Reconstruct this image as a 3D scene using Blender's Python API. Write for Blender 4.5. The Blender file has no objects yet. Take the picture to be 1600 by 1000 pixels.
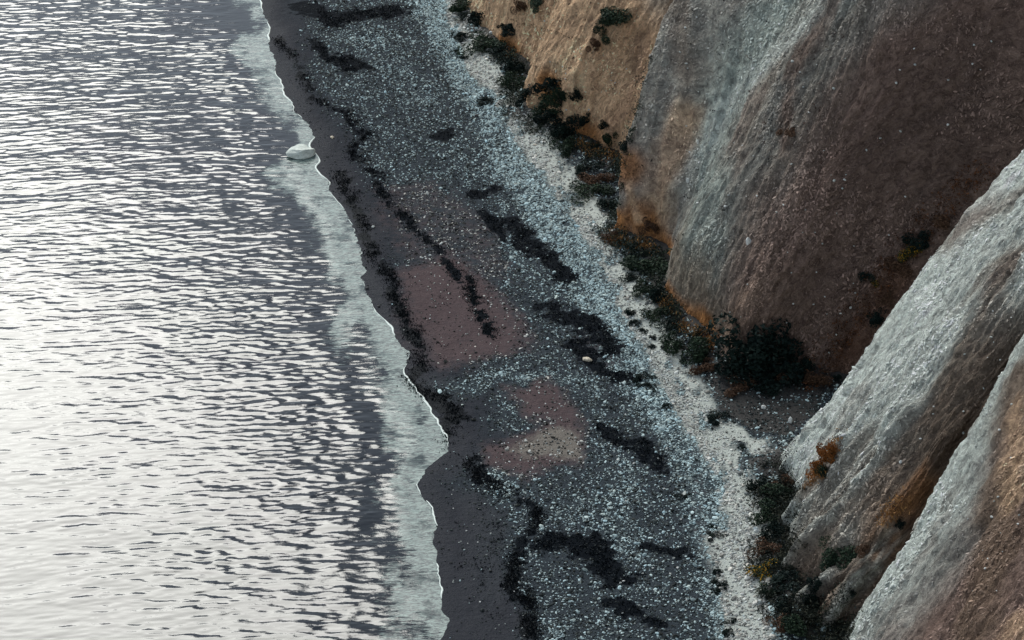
import bpy, math, random
import numpy as np
from mathutils import Vector, Matrix
from mathutils.bvhtree import BVHTree

random.seed(7)
RNG = np.random.default_rng(7)
scene = bpy.context.scene
COL = scene.collection

# ------------------------------------------------------------------ camera
CAM_H, PITCH, TX = 130.0, math.radians(28), 18 / 106.0
cam_data = bpy.data.cameras.new('camera')
cam_data.lens, cam_data.sensor_width = 106, 36
cam_data.clip_start, cam_data.clip_end = 1, 9000
cam = bpy.data.objects.new('camera', cam_data)
cam.location = (0, 0, CAM_H)
cam.rotation_euler = (math.radians(90) - PITCH, 0, 0)
COL.objects.link(cam)
scene.camera = cam

# ------------------------------------------------------------------ sky and sun
SUN_EL, SUN_AZ = math.radians(37), math.radians(-22.5)      # azimuth from +Y towards +X
world = bpy.data.worlds.new('World')
scene.world = world
world.use_nodes = True
wn = world.node_tree
sky = wn.nodes.new('ShaderNodeTexSky')
sky.sky_type = 'NISHITA'
sky.sun_disc = False
sky.sun_elevation = SUN_EL
sky.sun_rotation = SUN_AZ
sky.air_density, sky.dust_density, sky.ozone_density = 1.0, 0.2, 1.0
wn.nodes['Background'].inputs[1].default_value = 0.078
hsv = wn.nodes.new('ShaderNodeHueSaturation')          # thin high overcast: the same sky, less blue
hsv.inputs['Saturation'].default_value = 0.42
wn.links.new(sky.outputs[0], hsv.inputs['Color'])
hsv.inputs['Hue'].default_value = 0.485
wn.links.new(hsv.outputs[0], wn.nodes['Background'].inputs[0])
sun_data = bpy.data.lights.new('sun', 'SUN')
sun_data.energy = 1.5
sun_data.angle = math.radians(32)
sun_data.color = (1.0, 0.99, 0.925)
sun = bpy.data.objects.new('sun', sun_data)
sdir = Vector((math.sin(SUN_AZ) * math.cos(SUN_EL), math.cos(SUN_AZ) * math.cos(SUN_EL), math.sin(SUN_EL)))
sun.rotation_euler = sdir.to_track_quat('Z', 'Y').to_euler()
sun.location = (-60, 300, 200)
COL.objects.link(sun)
vs = scene.view_settings
vs.view_transform, vs.look = 'Standard', 'None'
vs.exposure, vs.gamma = 1.3, 1.0

# ------------------------------------------------------------------ helpers
def tag(o, label=None, cat=None, group=None, kind=None):
    if label: o['label'] = label
    if cat: o['category'] = cat
    if group: o['group'] = group
    if kind: o['kind'] = kind
    return o

def G(px, py, z=0.0):
    """a measured picture position put onto the level z -> world x, y"""
    u = (px - 800) / 800 * TX
    v = (500 - py) / 800 * TX
    dz = -math.sin(PITCH) + v * math.cos(PITCH)
    d = (z - CAM_H) / dz
    return (u * d, (math.cos(PITCH) + v * math.sin(PITCH)) * d)

def GL(pts, z=0.0):
    return np.array([G(a, b, z) for a, b in pts])

def smooth(a, b, x):
    t = np.clip((x - a) / (b - a), 0, 1)
    return t * t * (3 - 2 * t)

def vnoise(x, y, seed=0):
    xi = np.floor(x).astype(np.int64); yi = np.floor(y).astype(np.int64)
    fx = x - xi; fy = y - yi
    fx = fx * fx * fx * (fx * (fx * 6 - 15) + 10); fy = fy * fy * fy * (fy * (fy * 6 - 15) + 10)
    def h(a, b):
        n = (a * 374761393 + b * 668265263 + seed * 1442695041) & 0xffffffff
        n = ((n ^ (n >> 13)) * 1274126177) & 0xffffffff
        n = ((n ^ (n >> 16)) * 2246822519) & 0xffffffff
        return ((n ^ (n >> 15)) & 0xffffff) / float(0xffffff)
    return ((h(xi, yi) * (1 - fx) + h(xi + 1, yi) * fx) * (1 - fy)
            + (h(xi, yi + 1) * (1 - fx) + h(xi + 1, yi + 1) * fx) * fy) * 2 - 1

def fbm(x, y, oct=4, seed=0, gain=0.5):
    s = np.zeros(np.broadcast(x, y).shape); a = 1.0; n = 0
    c, d = math.cos(0.6), math.sin(0.6)
    for k in range(oct):
        s += a * vnoise(x + 17.3 * k, y - 9.1 * k, seed + k * 31); n += a
        a *= gain
        x, y = (x * c - y * d) * 2.03, (x * d + y * c) * 2.03
    return s / n

def polydist(x, y, P):
    """distance to polyline and signed side (positive = right of the walking direction)"""
    best = np.full(x.shape, 1e9); side = np.zeros(x.shape)
    for (ax, ay), (bx, by) in zip(P[:-1], P[1:]):
        dx, dy = bx - ax, by - ay
        L2 = dx * dx + dy * dy + 1e-9
        t = np.clip(((x - ax) * dx + (y - ay) * dy) / L2, 0, 1)
        ex, ey = x - ax - t * dx, y - ay - t * dy
        d = np.hypot(ex, ey)
        m = d < best - 1e-6
        best = np.where(m, d, best)
        side = np.where(m, np.sign(dy * ex - dx * ey), side)
    return best, side

def inpoly(x, y, P):
    c = np.zeros(x.shape, bool)
    n = len(P)
    for i in range(n):
        ax, ay = P[i]; bx, by = P[(i + 1) % n]
        m = ((ay > y) != (by > y)) & (x < (bx - ax) * (y - ay) / (by - ay + 1e-12) + ax)
        c ^= m
    return c

def softpoly(x, y, P, w):
    d, _ = polydist(x, y, np.vstack([P, P[:1]]))
    d = np.where(inpoly(x, y, P), d, -d)
    return smooth(-w, w, d)

def grid_mesh(name, X, Y, Z, uv=None, cols=None, flip=False):
    n, m = X.shape
    me = bpy.data.meshes.new(name)
    co = np.stack([X, Y, Z], -1).reshape(-1, 3).astype(np.float32)
    idx = np.arange(n * m).reshape(n, m)
    a, b, c, d = idx[:-1, :-1], idx[1:, :-1], idx[1:, 1:], idx[:-1, 1:]
    q = np.stack([a, b, c, d] if not flip else [a, d, c, b], -1).reshape(-1, 4)
    me.vertices.add(len(co)); me.vertices.foreach_set('co', co.ravel())
    me.loops.add(q.size); me.loops.foreach_set('vertex_index', q.ravel().astype(np.int32))
    me.polygons.add(len(q))
    me.polygons.foreach_set('loop_start', np.arange(0, q.size, 4, dtype=np.int32))
    me.polygons.foreach_set('use_smooth', np.ones(len(q), bool))
    me.update(calc_edges=True)
    if uv is not None:
        u = me.uv_layers.new(name='UVMap')
        uvv = np.stack(uv, -1).reshape(-1, 2)[q.ravel()].astype(np.float32)
        u.data.foreach_set('uv', uvv.ravel())
    for nm, c3 in (cols or {}).items():
        at = me.color_attributes.new(nm, 'FLOAT_COLOR', 'POINT')
        c4 = np.concatenate([c3.reshape(-1, 3), np.ones((n * m, 1))], 1).astype(np.float32)
        at.data.foreach_set('color', c4.ravel())
    o = bpy.data.objects.new(name, me)
    COL.objects.link(o)
    return o

def soup_mesh(name, V, F):
    """V (n,3), F list/array of tris or quads all of one size"""
    me = bpy.data.meshes.new(name)
    F = np.asarray(F, np.int32); k = F.shape[1]
    me.vertices.add(len(V)); me.vertices.foreach_set('co', np.asarray(V, np.float32).ravel())
    me.loops.add(F.size); me.loops.foreach_set('vertex_index', F.ravel())
    me.polygons.add(len(F)); me.polygons.foreach_set('loop_start', np.arange(0, F.size, k, dtype=np.int32))
    me.update(calc_edges=True)
    return me

class NT:
    """tiny node builder"""
    def __init__(s, name):
        s.m = bpy.data.materials.new(name); s.m.use_nodes = True
        s.t = s.m.node_tree; s.b = s.t.nodes['Principled BSDF']
    def n(s, typ, **kw):
        nd = s.t.nodes.new('ShaderNode' + typ)
        for k, v in kw.items():
            if k.startswith('i_'):
                nd.inputs[int(k[2:]) if k[2:].isdigit() else k[2:].replace('_', ' ')].default_value = v
            else: setattr(nd, k, v)
        return nd
    def l(s, a, b): s.t.links.new(a, b)
    def set(s, sock, v):
        if hasattr(v, 'links'): s.l(v, sock)
        else: sock.default_value = v
    def math(s, op, a, b=0.0, clamp=False):
        nd = s.n('Math', operation=op, use_clamp=clamp); s.set(nd.inputs[0], a); s.set(nd.inputs[1], b)
        return nd.outputs[0]
    def mix(s, f, a, b, mode='MIX'):
        nd = s.n('MixRGB', blend_type=mode)
        s.set(nd.inputs[0], f)
        for i, c in ((1, a), (2, b)):
            s.set(nd.inputs[i], c if hasattr(c, 'links') else (*c, 1))
        return nd.outputs[0]
    def noise(s, vec, scale, detail=3.0, rough=0.55, dist=0.0):
        nd = s.n('TexNoise'); s.l(vec, nd.inputs['Vector'])
        nd.inputs['Scale'].default_value = scale; nd.inputs['Detail'].default_value = detail
        nd.inputs['Roughness'].default_value = rough; nd.inputs['Distortion'].default_value = dist
        return nd.outputs[0]
    def ramp(s, f, a, b):
        nd = s.n('MapRange', interpolation_type='SMOOTHSTEP')
        s.set(nd.inputs[0], f); nd.inputs[1].default_value = a; nd.inputs[2].default_value = b
        return nd.outputs[0]
    def mapping(s, vec, scale=(1, 1, 1), rot=(0, 0, 0)):
        nd = s.n('Mapping'); s.l(vec, nd.inputs[0]); nd.inputs['Scale'].default_value = scale
        nd.inputs['Rotation'].default_value = rot
        return nd.outputs[0]
    def bump(s, h, strength, dist, normal=None):
        nd = s.n('Bump'); nd.inputs['Strength'].default_value = strength; nd.inputs['Distance'].default_value = dist
        s.set(nd.inputs['Height'], h)
        if normal is not None: s.l(normal, nd.inputs['Normal'])
        return nd.outputs[0]
    def attr(s, name, typ='GEOMETRY'):
        nd = s.n('Attribute', attribute_name=name, attribute_type=typ)
        return nd
    def pos(s): return s.n('NewGeometry').outputs['Position']

# ------------------------------------------------------------------ shoreline, foot of the cliffs and beach zones (measured)
SHORE_PX = [(380,-90),(402,-20),(410,20),(420,45),(421,80),(430,105),(436,130),(450,150),(455,172),(478,192),(488,212),(491,235),(497,262),
 (512,288),(519,305),(536,330),(549,350),(553,375),(560,398),(567,420),(566,440),(576,462),(596,492),(612,518),(626,540),
 (640,552),(640,568),(632,585),(642,603),(662,622),(676,640),(684,662),(700,690),(706,706),(684,718),(664,735),(654,757),
 (662,775),(676,796),(684,822),(677,850),(686,866),(683,895),(688,912),(694,935),(691,955),(704,968),(700,982),(692,1000),(690,1060),(680,1180)]
_p = GL(SHORE_PX)
# resample and roughen the waterline
def resample(P, step, amp, fr, seed):
    seg = np.hypot(*np.diff(P, axis=0).T); s = np.concatenate([[0], np.cumsum(seg)])
    t = np.arange(0, s[-1], step)
    x = np.interp(t, s, P[:, 0]); y = np.interp(t, s, P[:, 1])
    return np.stack([x + amp * fbm(t * fr, t * 0 + 3.1, 4, seed), y], 1)
SHORE = resample(_p, 0.35, 0.55, 0.35, 5)
SHORE = np.vstack([[[-150, 1200], [-60, 500]], SHORE, [[-20, 60], [-40, -500]]])
SHORE_C = np.vstack([[[-150, 1200], [-60, 500]], _p[::2], [[-20, 60], [-40, -500]]])

def shore_d(x, y, P=None):
    d, s = polydist(x, y, SHORE if P is None else P)
    return -d * s          # positive on land (+X side)

# cliff stations, far to near: base x, y, rise direction (deg from +X to +Y), lower slope, upper slope, recess
ST = [
 (-60, 520, 10, 60, 58), (-26, 380, 20, 60, 58),
 (*G(690, -45), 30, 62, 56), (*G(736, 50), 52, 64, 58), (*G(765, 82), 48, 66, 56), (*G(800, 106), 40, 68, 56),
 (*G(822, 135), 30, 60, 52),
 (*G(813, 188), 46, 66, 55), (*G(840, 205), 40, 66, 52), (*G(868, 226), 36, 68, 52),
 (*G(905, 238), 34, 60, 52), (*G(945, 258), 32, 68, 52), (*G(985, 282), 28, 62, 51), (*G(1012, 318), 34, 58, 50),
 (*G(960, 384), 80, 66, 54), (*G(990, 398), 54, 66, 55), (*G(1030, 415), 30, 64, 57),
 (*G(1034, 480), 30, 72, 58), (*G(1060, 512), 34, 74, 58), (*G(1104, 548), 39, 72, 57),
 (*G(1140, 600), 41, 66, 56), (*G(1190, 596), 38, 60, 55), (*G(1265, 605), 28, 56, 54),
 (33.0, 228.5, -2, 50, 52), (29.5, 223.5, 8, 54, 53),
 (*G(1196, 742), 10, 50, 56.5), (*G(1212, 780), 4, 58, 57), (*G(1219, 830), 2, 62, 57), (*G(1211, 893), 4, 60, 56),
 (*G(1231, 955), 8, 58, 54), (*G(1252, 1000), 18, 54, 51), (25.9, 191.4, 24, 56, 52),
 (24.4, 189.6, 26, 61, 57), (23.0, 184, 16, 64, 58), (22.5, 174, 4, 64, 58), (21, 150, 0, 62, 58), (18, 90, 0, 60, 58), (10, -60, 0, 60, 58)]
ST = np.array(ST, float)
FOOT = ST[:, :2]

def foot_d(x, y):
    d, s = polydist(x, y, FOOT)
    return d * s           # positive seaward of the foot

# brushes: (channel, points, half width m, strength, softness)
def stroke(x, y, pts, w, soft=0.5, z=0.4):
    d, _ = polydist(x, y, GL(pts, z))
    return 1 - smooth(w * (1 - soft), w * (1 + soft), d)

L1 = [(435,60),(465,100),(480,130),(505,160),(540,180),(550,200),(575,212),(545,235),(560,245),(585,270),(600,275),(590,290),(600,305),(620,330),(640,345),(655,370),(690,400),(725,440),(740,470),(760,510),(770,530)]
L2 = [(530,270),(545,300),(560,330),(575,370),(590,400),(605,430),(615,460),(630,490),(650,530),(660,570),(640,590),(650,605),(690,620),(710,640),(700,660),(690,690)]
L3 = [(740,720),(760,760),(800,780),(840,800),(830,840),(810,870),(800,920),(820,950),(830,1000)]
TEAL = [(640,-60),(700,60),(740,150),(800,250),(850,330),(905,400),(945,480),(985,560),(1035,620),(1080,700),(1120,790),(1150,880),(1160,1000),(1165,1080)]
CHALK = [(690,-60),(722,40),(760,110),(822,200),(870,280),(920,340),(962,420),(1000,500),(1045,570),(1090,650),(1140,740),(1180,840),(1190,920),(1180,1000),(1180,1080)]
CHALK2 = [(800,150),(850,215),(895,290),(930,360),(975,430),(1010,490),(1040,540)]
TEALHI = [(660,-40),(715,70),(760,160),(815,240),(850,290),(890,370)]

def zones(x, y):
    """six channels of the beach surface: shingle, chalk, red sand, weed with painted top shade, dark wet sand, pale grit"""
    wx = x + 1.5 * fbm(x * 0.25, y * 0.12, 4, 11) + 0.35 * fbm(x * 1.1, y * 0.6, 3, 12)
    wy = y + 2.2 * fbm(x * 0.2, y * 0.1, 4, 13) + 0.6 * fbm(x * 1.0, y * 0.7, 3, 14)
    n1 = fbm(x * 0.35, y * 0.16, 5, 21); n2 = fbm(x * 1.3, y * 0.55, 4, 22)
    sd = shore_d(x, y, SHORE_C)
    shingle = 0.46 * smooth(2.0, 7.0, sd + 2.5 * n1) * np.ones_like(x)
    teal = stroke(wx, wy, TEAL, 3.3, 0.75)
    teal = np.maximum(teal, 0.85 * stroke(wx, wy, [(560,60),(620,110),(700,200),(760,280),(830,400),(860,480),(900,600),(930,700),(980,800),(1040,900),(1080,1000),(1090,1080)], 3.6, 0.8) * (0.62 + 0.5 * n1))
    teal = np.maximum(teal, 0.75 * stroke(wx, wy, [(640,640),(700,600),(800,580),(900,600)], 1.6, 0.9))
    teal = np.maximum(teal, 0.75 * stroke(wx, wy, [(780,740),(860,780),(940,800),(1000,900),(900,990),(1000,1050)], 4.2, 0.8) * (0.8 + 0.5 * n1))
    teal = np.maximum(teal, 1.0 * stroke(wx, wy, TEALHI, 2.6, 0.9))
    teal = np.maximum(teal, 0.40 * stroke(wx, wy, [(500,110),(560,170),(620,230),(700,290)], 2.6, 0.9))
    shingle = np.maximum(shingle, teal)
    chalk = stroke(wx * .6 + x * .4, wy * .6 + y * .4, CHALK, 1.8, 0.7)
    chalk = np.maximum(chalk, stroke(wx * .6 + x * .4, wy * .6 + y * .4, CHALK2, 1.5, 0.7))
    chalk = chalk * np.clip(.82 + .9 * n2 + .7 * n1, .35, 1.0)
    chalk = np.maximum(chalk, stroke(wx * .5 + x * .5, wy * .5 + y * .5, [(1140,850),(1165,920),(1170,1000),(1170,1080)], 1.8, 0.9))
    chalk = np.maximum(chalk, 0.8 * stroke(wx, wy, [(1130,670),(1180,690),(1200,715)], 0.8, 0.8))
    chalk = np.maximum(chalk, stroke(wx * .5 + x * .5, wy * .5 + y * .5, [(1183,760),(1198,850),(1212,940)], 0.5, 0.8) * .8)
    red = softpoly(wx, wy, GL([(612,425),(700,405),(760,440),(800,480),(838,545),(800,562),(700,575),(652,575),(628,510)]), 2.8)
    red = np.maximum(red, softpoly(wx, wy, GL([(800,606),(868,600),(892,640),(922,700),(915,748),(840,748),(742,722),(760,690),(850,672),(810,640)]), 1.9))
    red = np.maximum(red, 0.45 * softpoly(wx, wy, GL([(575,290),(700,280),(800,380),(830,450),(760,450),(620,420),(570,350)]), 2.5))
    red = np.maximum(red, 0.4 * softpoly(wx, wy, GL([(890,535),(945,520),(985,590),(930,600)]), 0.8))
    red = np.maximum(red, 0.35 * stroke(wx, wy, [(1060,680),(1085,760),(1110,850),(1120,900)], 0.9, 0.8))
    weed = 0 * x
    for L, w in ((L1, 0.42), (L2, 0.55), (L3, 0.6)):
        weed = np.maximum(weed, stroke(x + .5 * n2 + .3 * n1, y + 1.2 * n2, L, w * 1.1, 0.9, 0.1) * np.clip(.9 + 1.2 * n2, 0, 1))
    for pts, w in (([(470,10),(560,25),(600,20)], 2.2), ([(500,60),(555,105)], 1.1), ([(690,220),(700,215)], 0.9),  # first patch is shade at the beach top, painted dark like the weed
                   ([(730,300),(775,303)], 0.95), ([(790,350),(840,390),(880,430)], 1.0), ([(860,480),(920,520),(950,545)], 1.5),
                   ([(900,540),(960,585),(985,600)], 0.9), ([(950,680),(1000,700),(1015,735)], 0.8), ([(860,855),(920,862),(955,900)], 1.9),
                   ([(1000,850),(1070,870)], 0.5), ([(640,590),(660,610),(720,645)], 0.8), ([(820,70),(825,80)], 0.3),
                   ([(960,940),(1040,980)], 0.8), ([(750,330),(790,380)], 0.8), ([(760,520),(835,560)], 0.0)):
        if w: weed = np.maximum(weed, stroke(wx, wy, pts, w, 0.9) )
    weed = smooth(.30, .95, weed + .75 * fbm(x * 1.3 + 3, y * 1.9, 4, 24) * (weed > 0.02))
    weed = np.clip(weed + 0.25 * smooth(.15, .6, n1) * (shingle > .2) * (chalk < .3), 0, 1)
    wet = smooth(4.5, 0.3, sd + 1.6 * n1)
    wet = np.maximum(wet, softpoly(wx, wy, GL([(690,770),(740,760),(800,820),(800,900),(830,1000),(830,1080),(680,1080),(690,900)]), 1.2) * .9)
    grit = stroke(wx, wy, [(600,720),(700,700),(800,690),(905,690)], 0.01) * 0 + softpoly(wx, wy, GL([(790,700),(850,680),(905,690),(918,742),(860,735)]), 2.0)
    fd = foot_d(x, y)
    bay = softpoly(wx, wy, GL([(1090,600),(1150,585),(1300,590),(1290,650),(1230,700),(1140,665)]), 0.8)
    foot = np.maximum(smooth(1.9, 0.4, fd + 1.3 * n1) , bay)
    return dict(shingle=np.clip(shingle, 0, 1), chalk=np.clip(chalk, 0, 1), red=np.clip(red, 0, 1), weed=np.clip(weed, 0, 1),
                wet=np.clip(wet, 0, 1), grit=np.clip(grit, 0, 1), foot=np.clip(foot, 0, 1), bay=bay, n1=n1, n2=n2, sd=sd, fd=fd)

def ground_h(x, y, sd=None, fd=None):
    if sd is None: sd = shore_d(x, y)
    if fd is None: fd = foot_d(x, y)
    z = np.where(sd > 0, 0.055 * np.minimum(sd, 9) + 0.02 * np.clip(sd - 9, 0, 14), 0.07 * np.maximum(sd, -400))
    on = smooth(0.3, 3.0, sd)
    z = z + on * (0.16 * fbm(x * 0.22, y * 0.1, 4, 41) + 0.07 * fbm(x * 0.9, y * 0.5, 4, 42))
    z = z + 0.9 * np.exp(-np.clip(fd, 0, 60) / 1.7) * smooth(1, 4, sd)
    return z

# ------------------------------------------------------------------ ground
def axis(dense0, dense1, step, lo, hi):
    d = np.arange(dense0, dense1 + step / 2, step)
    k = np.geomspace(1, max(1.1, abs(dense0 - lo)), 16); a = dense0 - k
    k2 = np.geomspace(1, max(1.1, abs(hi - dense1)), 16); b = dense1 + k2
    return np.concatenate([a[::-1], d, b])

gx = axis(-36, 38, 0.19, -3500, 3500)
gy = axis(176, 352, 0.30, -3500, 4500)
X, Y = np.meshgrid(gx, gy, indexing='ij')
SD = shore_d(X, Y); FD = foot_d(X, Y)
Zg = ground_h(X, Y, SD, FD)
zz = zones(X, Y)
fine = smooth(0.2, 1.0, SD) * (0.03 * fbm(X * 3.1, Y * 2.3, 3, 51) * (1 + 2 * zz['foot']))
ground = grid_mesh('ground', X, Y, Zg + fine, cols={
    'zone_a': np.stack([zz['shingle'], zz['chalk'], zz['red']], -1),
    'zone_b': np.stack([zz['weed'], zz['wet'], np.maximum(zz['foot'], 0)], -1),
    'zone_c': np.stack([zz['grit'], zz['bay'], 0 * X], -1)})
tag(ground, kind='structure')

m = NT('shingle_beach')
pos = m.pos()
za = m.n('SeparateXYZ'); m.l(m.attr('zone_a').outputs['Color'], za.inputs[0])
zb = m.n('SeparateXYZ'); m.l(m.attr('zone_b').outputs['Color'], zb.inputs[0])
zc = m.n('SeparateXYZ'); m.l(m.attr('zone_c').outputs['Color'], zc.inputs[0])
nA = m.noise(pos, 1.2, 5, 0.65); nB = m.noise(pos, 7.0, 3, 0.6); nC = m.noise(m.mapping(pos, (1, .6, 1)), 3.0, 4, 0.7)
c = m.mix(nA, (0.013, 0.016, 0.023), (0.032, 0.033, 0.040))
c = m.mix(m.math('MULTIPLY', za.outputs[0], 0.75), c, m.mix(m.ramp(nB, .35, .7), (0.022, 0.032, 0.040), (0.085, 0.115, 0.125)))
c = m.mix(m.ramp(m.math('ADD', za.outputs[2], m.math('MULTIPLY', m.math('SUBTRACT', nA, .5), 1.3)), .2, 1.0), c, m.mix(nC, (0.050, 0.037, 0.041), (0.098, 0.071, 0.072)))
c = m.mix(m.ramp(m.math('ADD', zc.outputs[0], m.math('MULTIPLY', m.math('SUBTRACT', nC, .5), .8)), .35, .9), c, (0.15, 0.135, 0.12))
c = m.mix(m.ramp(m.math('ADD', za.outputs[1], m.math('MULTIPLY', m.math('SUBTRACT', nC, .5), 0.9)), .15, .85), c, m.mix(nA, (0.27, 0.30, 0.285), (0.50, 0.52, 0.475)))
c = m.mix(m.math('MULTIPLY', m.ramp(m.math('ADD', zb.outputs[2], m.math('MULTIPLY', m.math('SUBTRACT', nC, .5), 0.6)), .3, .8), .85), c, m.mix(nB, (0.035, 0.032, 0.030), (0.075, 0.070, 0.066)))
c = m.mix(m.math('MULTIPLY', m.ramp(zb.outputs[1], .1, .9), .6), c, (0.018, 0.020, 0.027))
c = m.mix(m.ramp(m.math('ADD', zb.outputs[0], m.math('MULTIPLY', m.math('SUBTRACT', nC, .5), 1.1)), .2, .6), c, (0.003, 0.005, 0.008))
m.l(c, m.b.inputs['Base Color'])
m.set(m.b.inputs['Roughness'], m.math('SUBTRACT', 0.9, m.math('MULTIPLY', zb.outputs[1], 0.35)))
m.b.inputs['Specular IOR Level'].default_value = 0.04
hh = m.math('ADD', m.math('MULTIPLY', m.noise(pos, 5.0, 4, 0.7), 1.0), m.math('MULTIPLY', m.noise(m.mapping(pos, (.5, 1.4, 1)), 1.5, 3), 0.8))
m.l(m.bump(hh, 0.8, 0.16), m.b.inputs['Normal'])
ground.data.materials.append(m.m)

# ------------------------------------------------------------------ cliffs
def catmull(S, V, q):
    n = len(S); i = np.clip(np.searchsorted(S, q, side='right') - 1, 0, n - 2)
    T = np.zeros_like(V)
    T[1:-1] = (V[2:] - V[:-2]) / (S[2:] - S[:-2])
    T[0] = (V[1] - V[0]) / (S[1] - S[0]); T[-1] = (V[-1] - V[-2]) / (S[-1] - S[-2])
    h = S[i + 1] - S[i]; t = (q - S[i]) / h
    return ((2*t**3 - 3*t**2 + 1) * V[i] + (t**3 - 2*t**2 + t) * h * T[i] + (-2*t**3 + 3*t**2) * V[i+1] + (t**3 - t**2) * h * T[i+1])

seg = np.hypot(*np.diff(FOOT, axis=0).T)
SS = np.concatenate([[0], np.cumsum(seg)])
s_near, s_far = SS[-3], SS[2]
q = np.concatenate([np.linspace(0, s_far, 40, endpoint=False), np.arange(s_far, s_near, 0.14), np.linspace(s_near, SS[-1], 60)])
par = [catmull(SS, ST[:, k], q) for k in range(5)]
hz = np.concatenate([np.arange(-1.5, 40, 0.20), np.linspace(40.3, 82, 70)])
S2, H2 = np.meshgrid(q, hz, indexing='ij')
bx, by, an, slo, shi = [np.repeat(p[:, None], len(hz), 1) for p in par]
# smooth the interpolated directions a little so ridges are rounded higher up
z0 = 7.0
off = np.where(H2 < z0, H2 / np.tan(np.radians(slo)), z0 / np.tan(np.radians(slo)) + (H2 - z0) / np.tan(np.radians(shi)))
off = off + 0.0045 * np.clip(H2 - 22, 0, None) ** 2 * 0.6
ca, sa = np.cos(np.radians(an)), np.sin(np.radians(an))
CX, CY, CZ = bx + ca * off, by + sa * off, H2.copy()
# round the upper cliff: blur positions along the coast, more with height
def blur_s(A, sig):
    k = np.arange(-int(3 * sig), int(3 * sig) + 1); w = np.exp(-k**2 / (2 * sig**2)); w /= w.sum()
    P = np.pad(A, ((len(k)//2, len(k)//2), (0, 0)), mode='edge'); out = np.zeros_like(A)
    for j, ww in enumerate(w): out += ww * P[j:j + A.shape[0]]
    return out
for sig, ha, hb in ((6, 1.0, 6), (14, 5, 14), (26, 12, 30)):
    w1 = smooth(ha, hb, H2)
    if sig > 6: w1 = w1 * (1 - smooth(SS[23] - 4, SS[24], S2) * (1 - smooth(SS[34], SS[35], S2)))
    CX = CX * (1 - w1) + blur_s(CX, sig) * w1; CY = CY * (1 - w1) + blur_s(CY, sig) * w1
def normals(X, Y, Z):
    P = np.stack([X, Y, Z], -1)
    a = np.gradient(P, axis=0); b = np.gradient(P, axis=1)
    n = np.cross(a, b); n /= np.linalg.norm(n, axis=-1, keepdims=True) + 1e-9
    return n
N = normals(CX, CY, CZ)
if N[len(q)//2, 60, 2] < 0: N = -N
T2 = np.cumsum(np.concatenate([np.zeros((len(q), 1)), np.sqrt(np.diff(CX, axis=1)**2 + np.diff(CY, axis=1)**2 + np.diff(CZ, axis=1)**2)], 1), 1)
sw = S2 + 1.2 * fbm(S2 * .08, T2 * .08, 3, 61)
spur = smooth(SS[25], SS[27], S2) * (1 - smooth(SS[30], SS[32], S2))
flute = fbm(sw * 0.42, T2 * 0.045, 4, 62)
toe = np.exp(-np.clip(H2, 0, 99) / 4.0)
disp = (0.75 * fbm(sw * 0.09, T2 * 0.07, 3, 63) * smooth(1, 8, H2)
        + (0.20 + 0.35 * spur * smooth(22, 4, H2) + 0.60 * toe * smooth(.2, 2, H2)) * flute
        + (0.10 + 0.20 * toe) * fbm(sw * 1.3, T2 * 0.28, 4, 64)
        + 0.17 * fbm(sw * 2.0, T2 * 1.2, 3, 65)
        + 0.30 * fbm(sw * .55, T2 * .4, 4, 66))
# main ribs of the near spur
rid = 1 - np.abs(fbm(sw * 0.24 + 0.04 * T2, T2 * 0.02, 2, 71)) * 2.4
rill = 1 - np.abs(fbm(sw * 0.9 + .15 * T2, T2 * 0.06, 3, 72)) * 3
disp += 0.16 * np.clip(rill, -1, 1) * smooth(1, 4, H2)
# ribs and clefts in the foot of the near spurs, measured
v0, f0 = CX[::2, ::2], None
_n, _m = CX[::2, ::2].shape; _i = np.arange(_n * _m).reshape(_n, _m)
_f = np.stack([_i[:-1, :-1], _i[1:, :-1], _i[1:, 1:], _i[:-1, 1:]], -1).reshape(-1, 4)
T0 = BVHTree.FromPolygons([tuple(v) for v in np.stack([CX[::2, ::2], CY[::2, ::2], CZ[::2, ::2]], -1).reshape(-1, 3)], [tuple(int(k) for k in f) for f in _f])
def line_d(pts):
    P = []
    for a, b in pts:
        u = (a - 800) / 800 * TX; v = (500 - b) / 800 * TX
        P.append(np.array(T0.ray_cast(Vector((0, 0, CAM_H)), Vector((u, math.cos(PITCH) + v * math.sin(PITCH), -math.sin(PITCH) + v * math.cos(PITCH))).normalized())[0]))
    w = .25 * fbm(S2 * .8, T2 * .4, 3, 73)
    A = np.stack([CX + w, CY + w, CZ], -1); best = np.full(CX.shape, 1e9)
    for a, b in zip(P[:-1], P[1:]):
        ab = b - a; t = np.clip(((A - a) @ ab) / (ab @ ab + 1e-9), 0, 1)
        best = np.minimum(best, np.linalg.norm(A - a - t[..., None] * ab, axis=-1))
    return best
rib_m = np.zeros_like(CX); cleft_m = np.zeros_like(CX)
for pts, w, a in (([(1240,812),(1270,770),(1330,690)], .6, .7), ([(1232,885),(1275,830),(1350,735),(1420,640)], .9, .9), ([(1250,948),(1290,890)], .7, .5),
                  ([(1275,988),(1340,900),(1400,840)], 1.0, .4), ([(1218,742),(1262,680)], .5, .5),
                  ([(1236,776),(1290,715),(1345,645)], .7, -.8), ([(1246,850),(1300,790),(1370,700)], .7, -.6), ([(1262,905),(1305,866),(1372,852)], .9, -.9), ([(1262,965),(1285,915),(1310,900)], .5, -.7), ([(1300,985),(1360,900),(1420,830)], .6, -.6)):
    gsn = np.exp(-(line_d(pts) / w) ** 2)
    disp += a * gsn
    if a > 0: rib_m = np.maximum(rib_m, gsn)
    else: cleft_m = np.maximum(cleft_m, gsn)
disp += 0.35 * spur * smooth(26, 6, H2) * smooth(.5, 3, H2) * np.clip(rid, -0.6, 1)
vis = smooth(SS[1], SS[2], S2)
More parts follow.
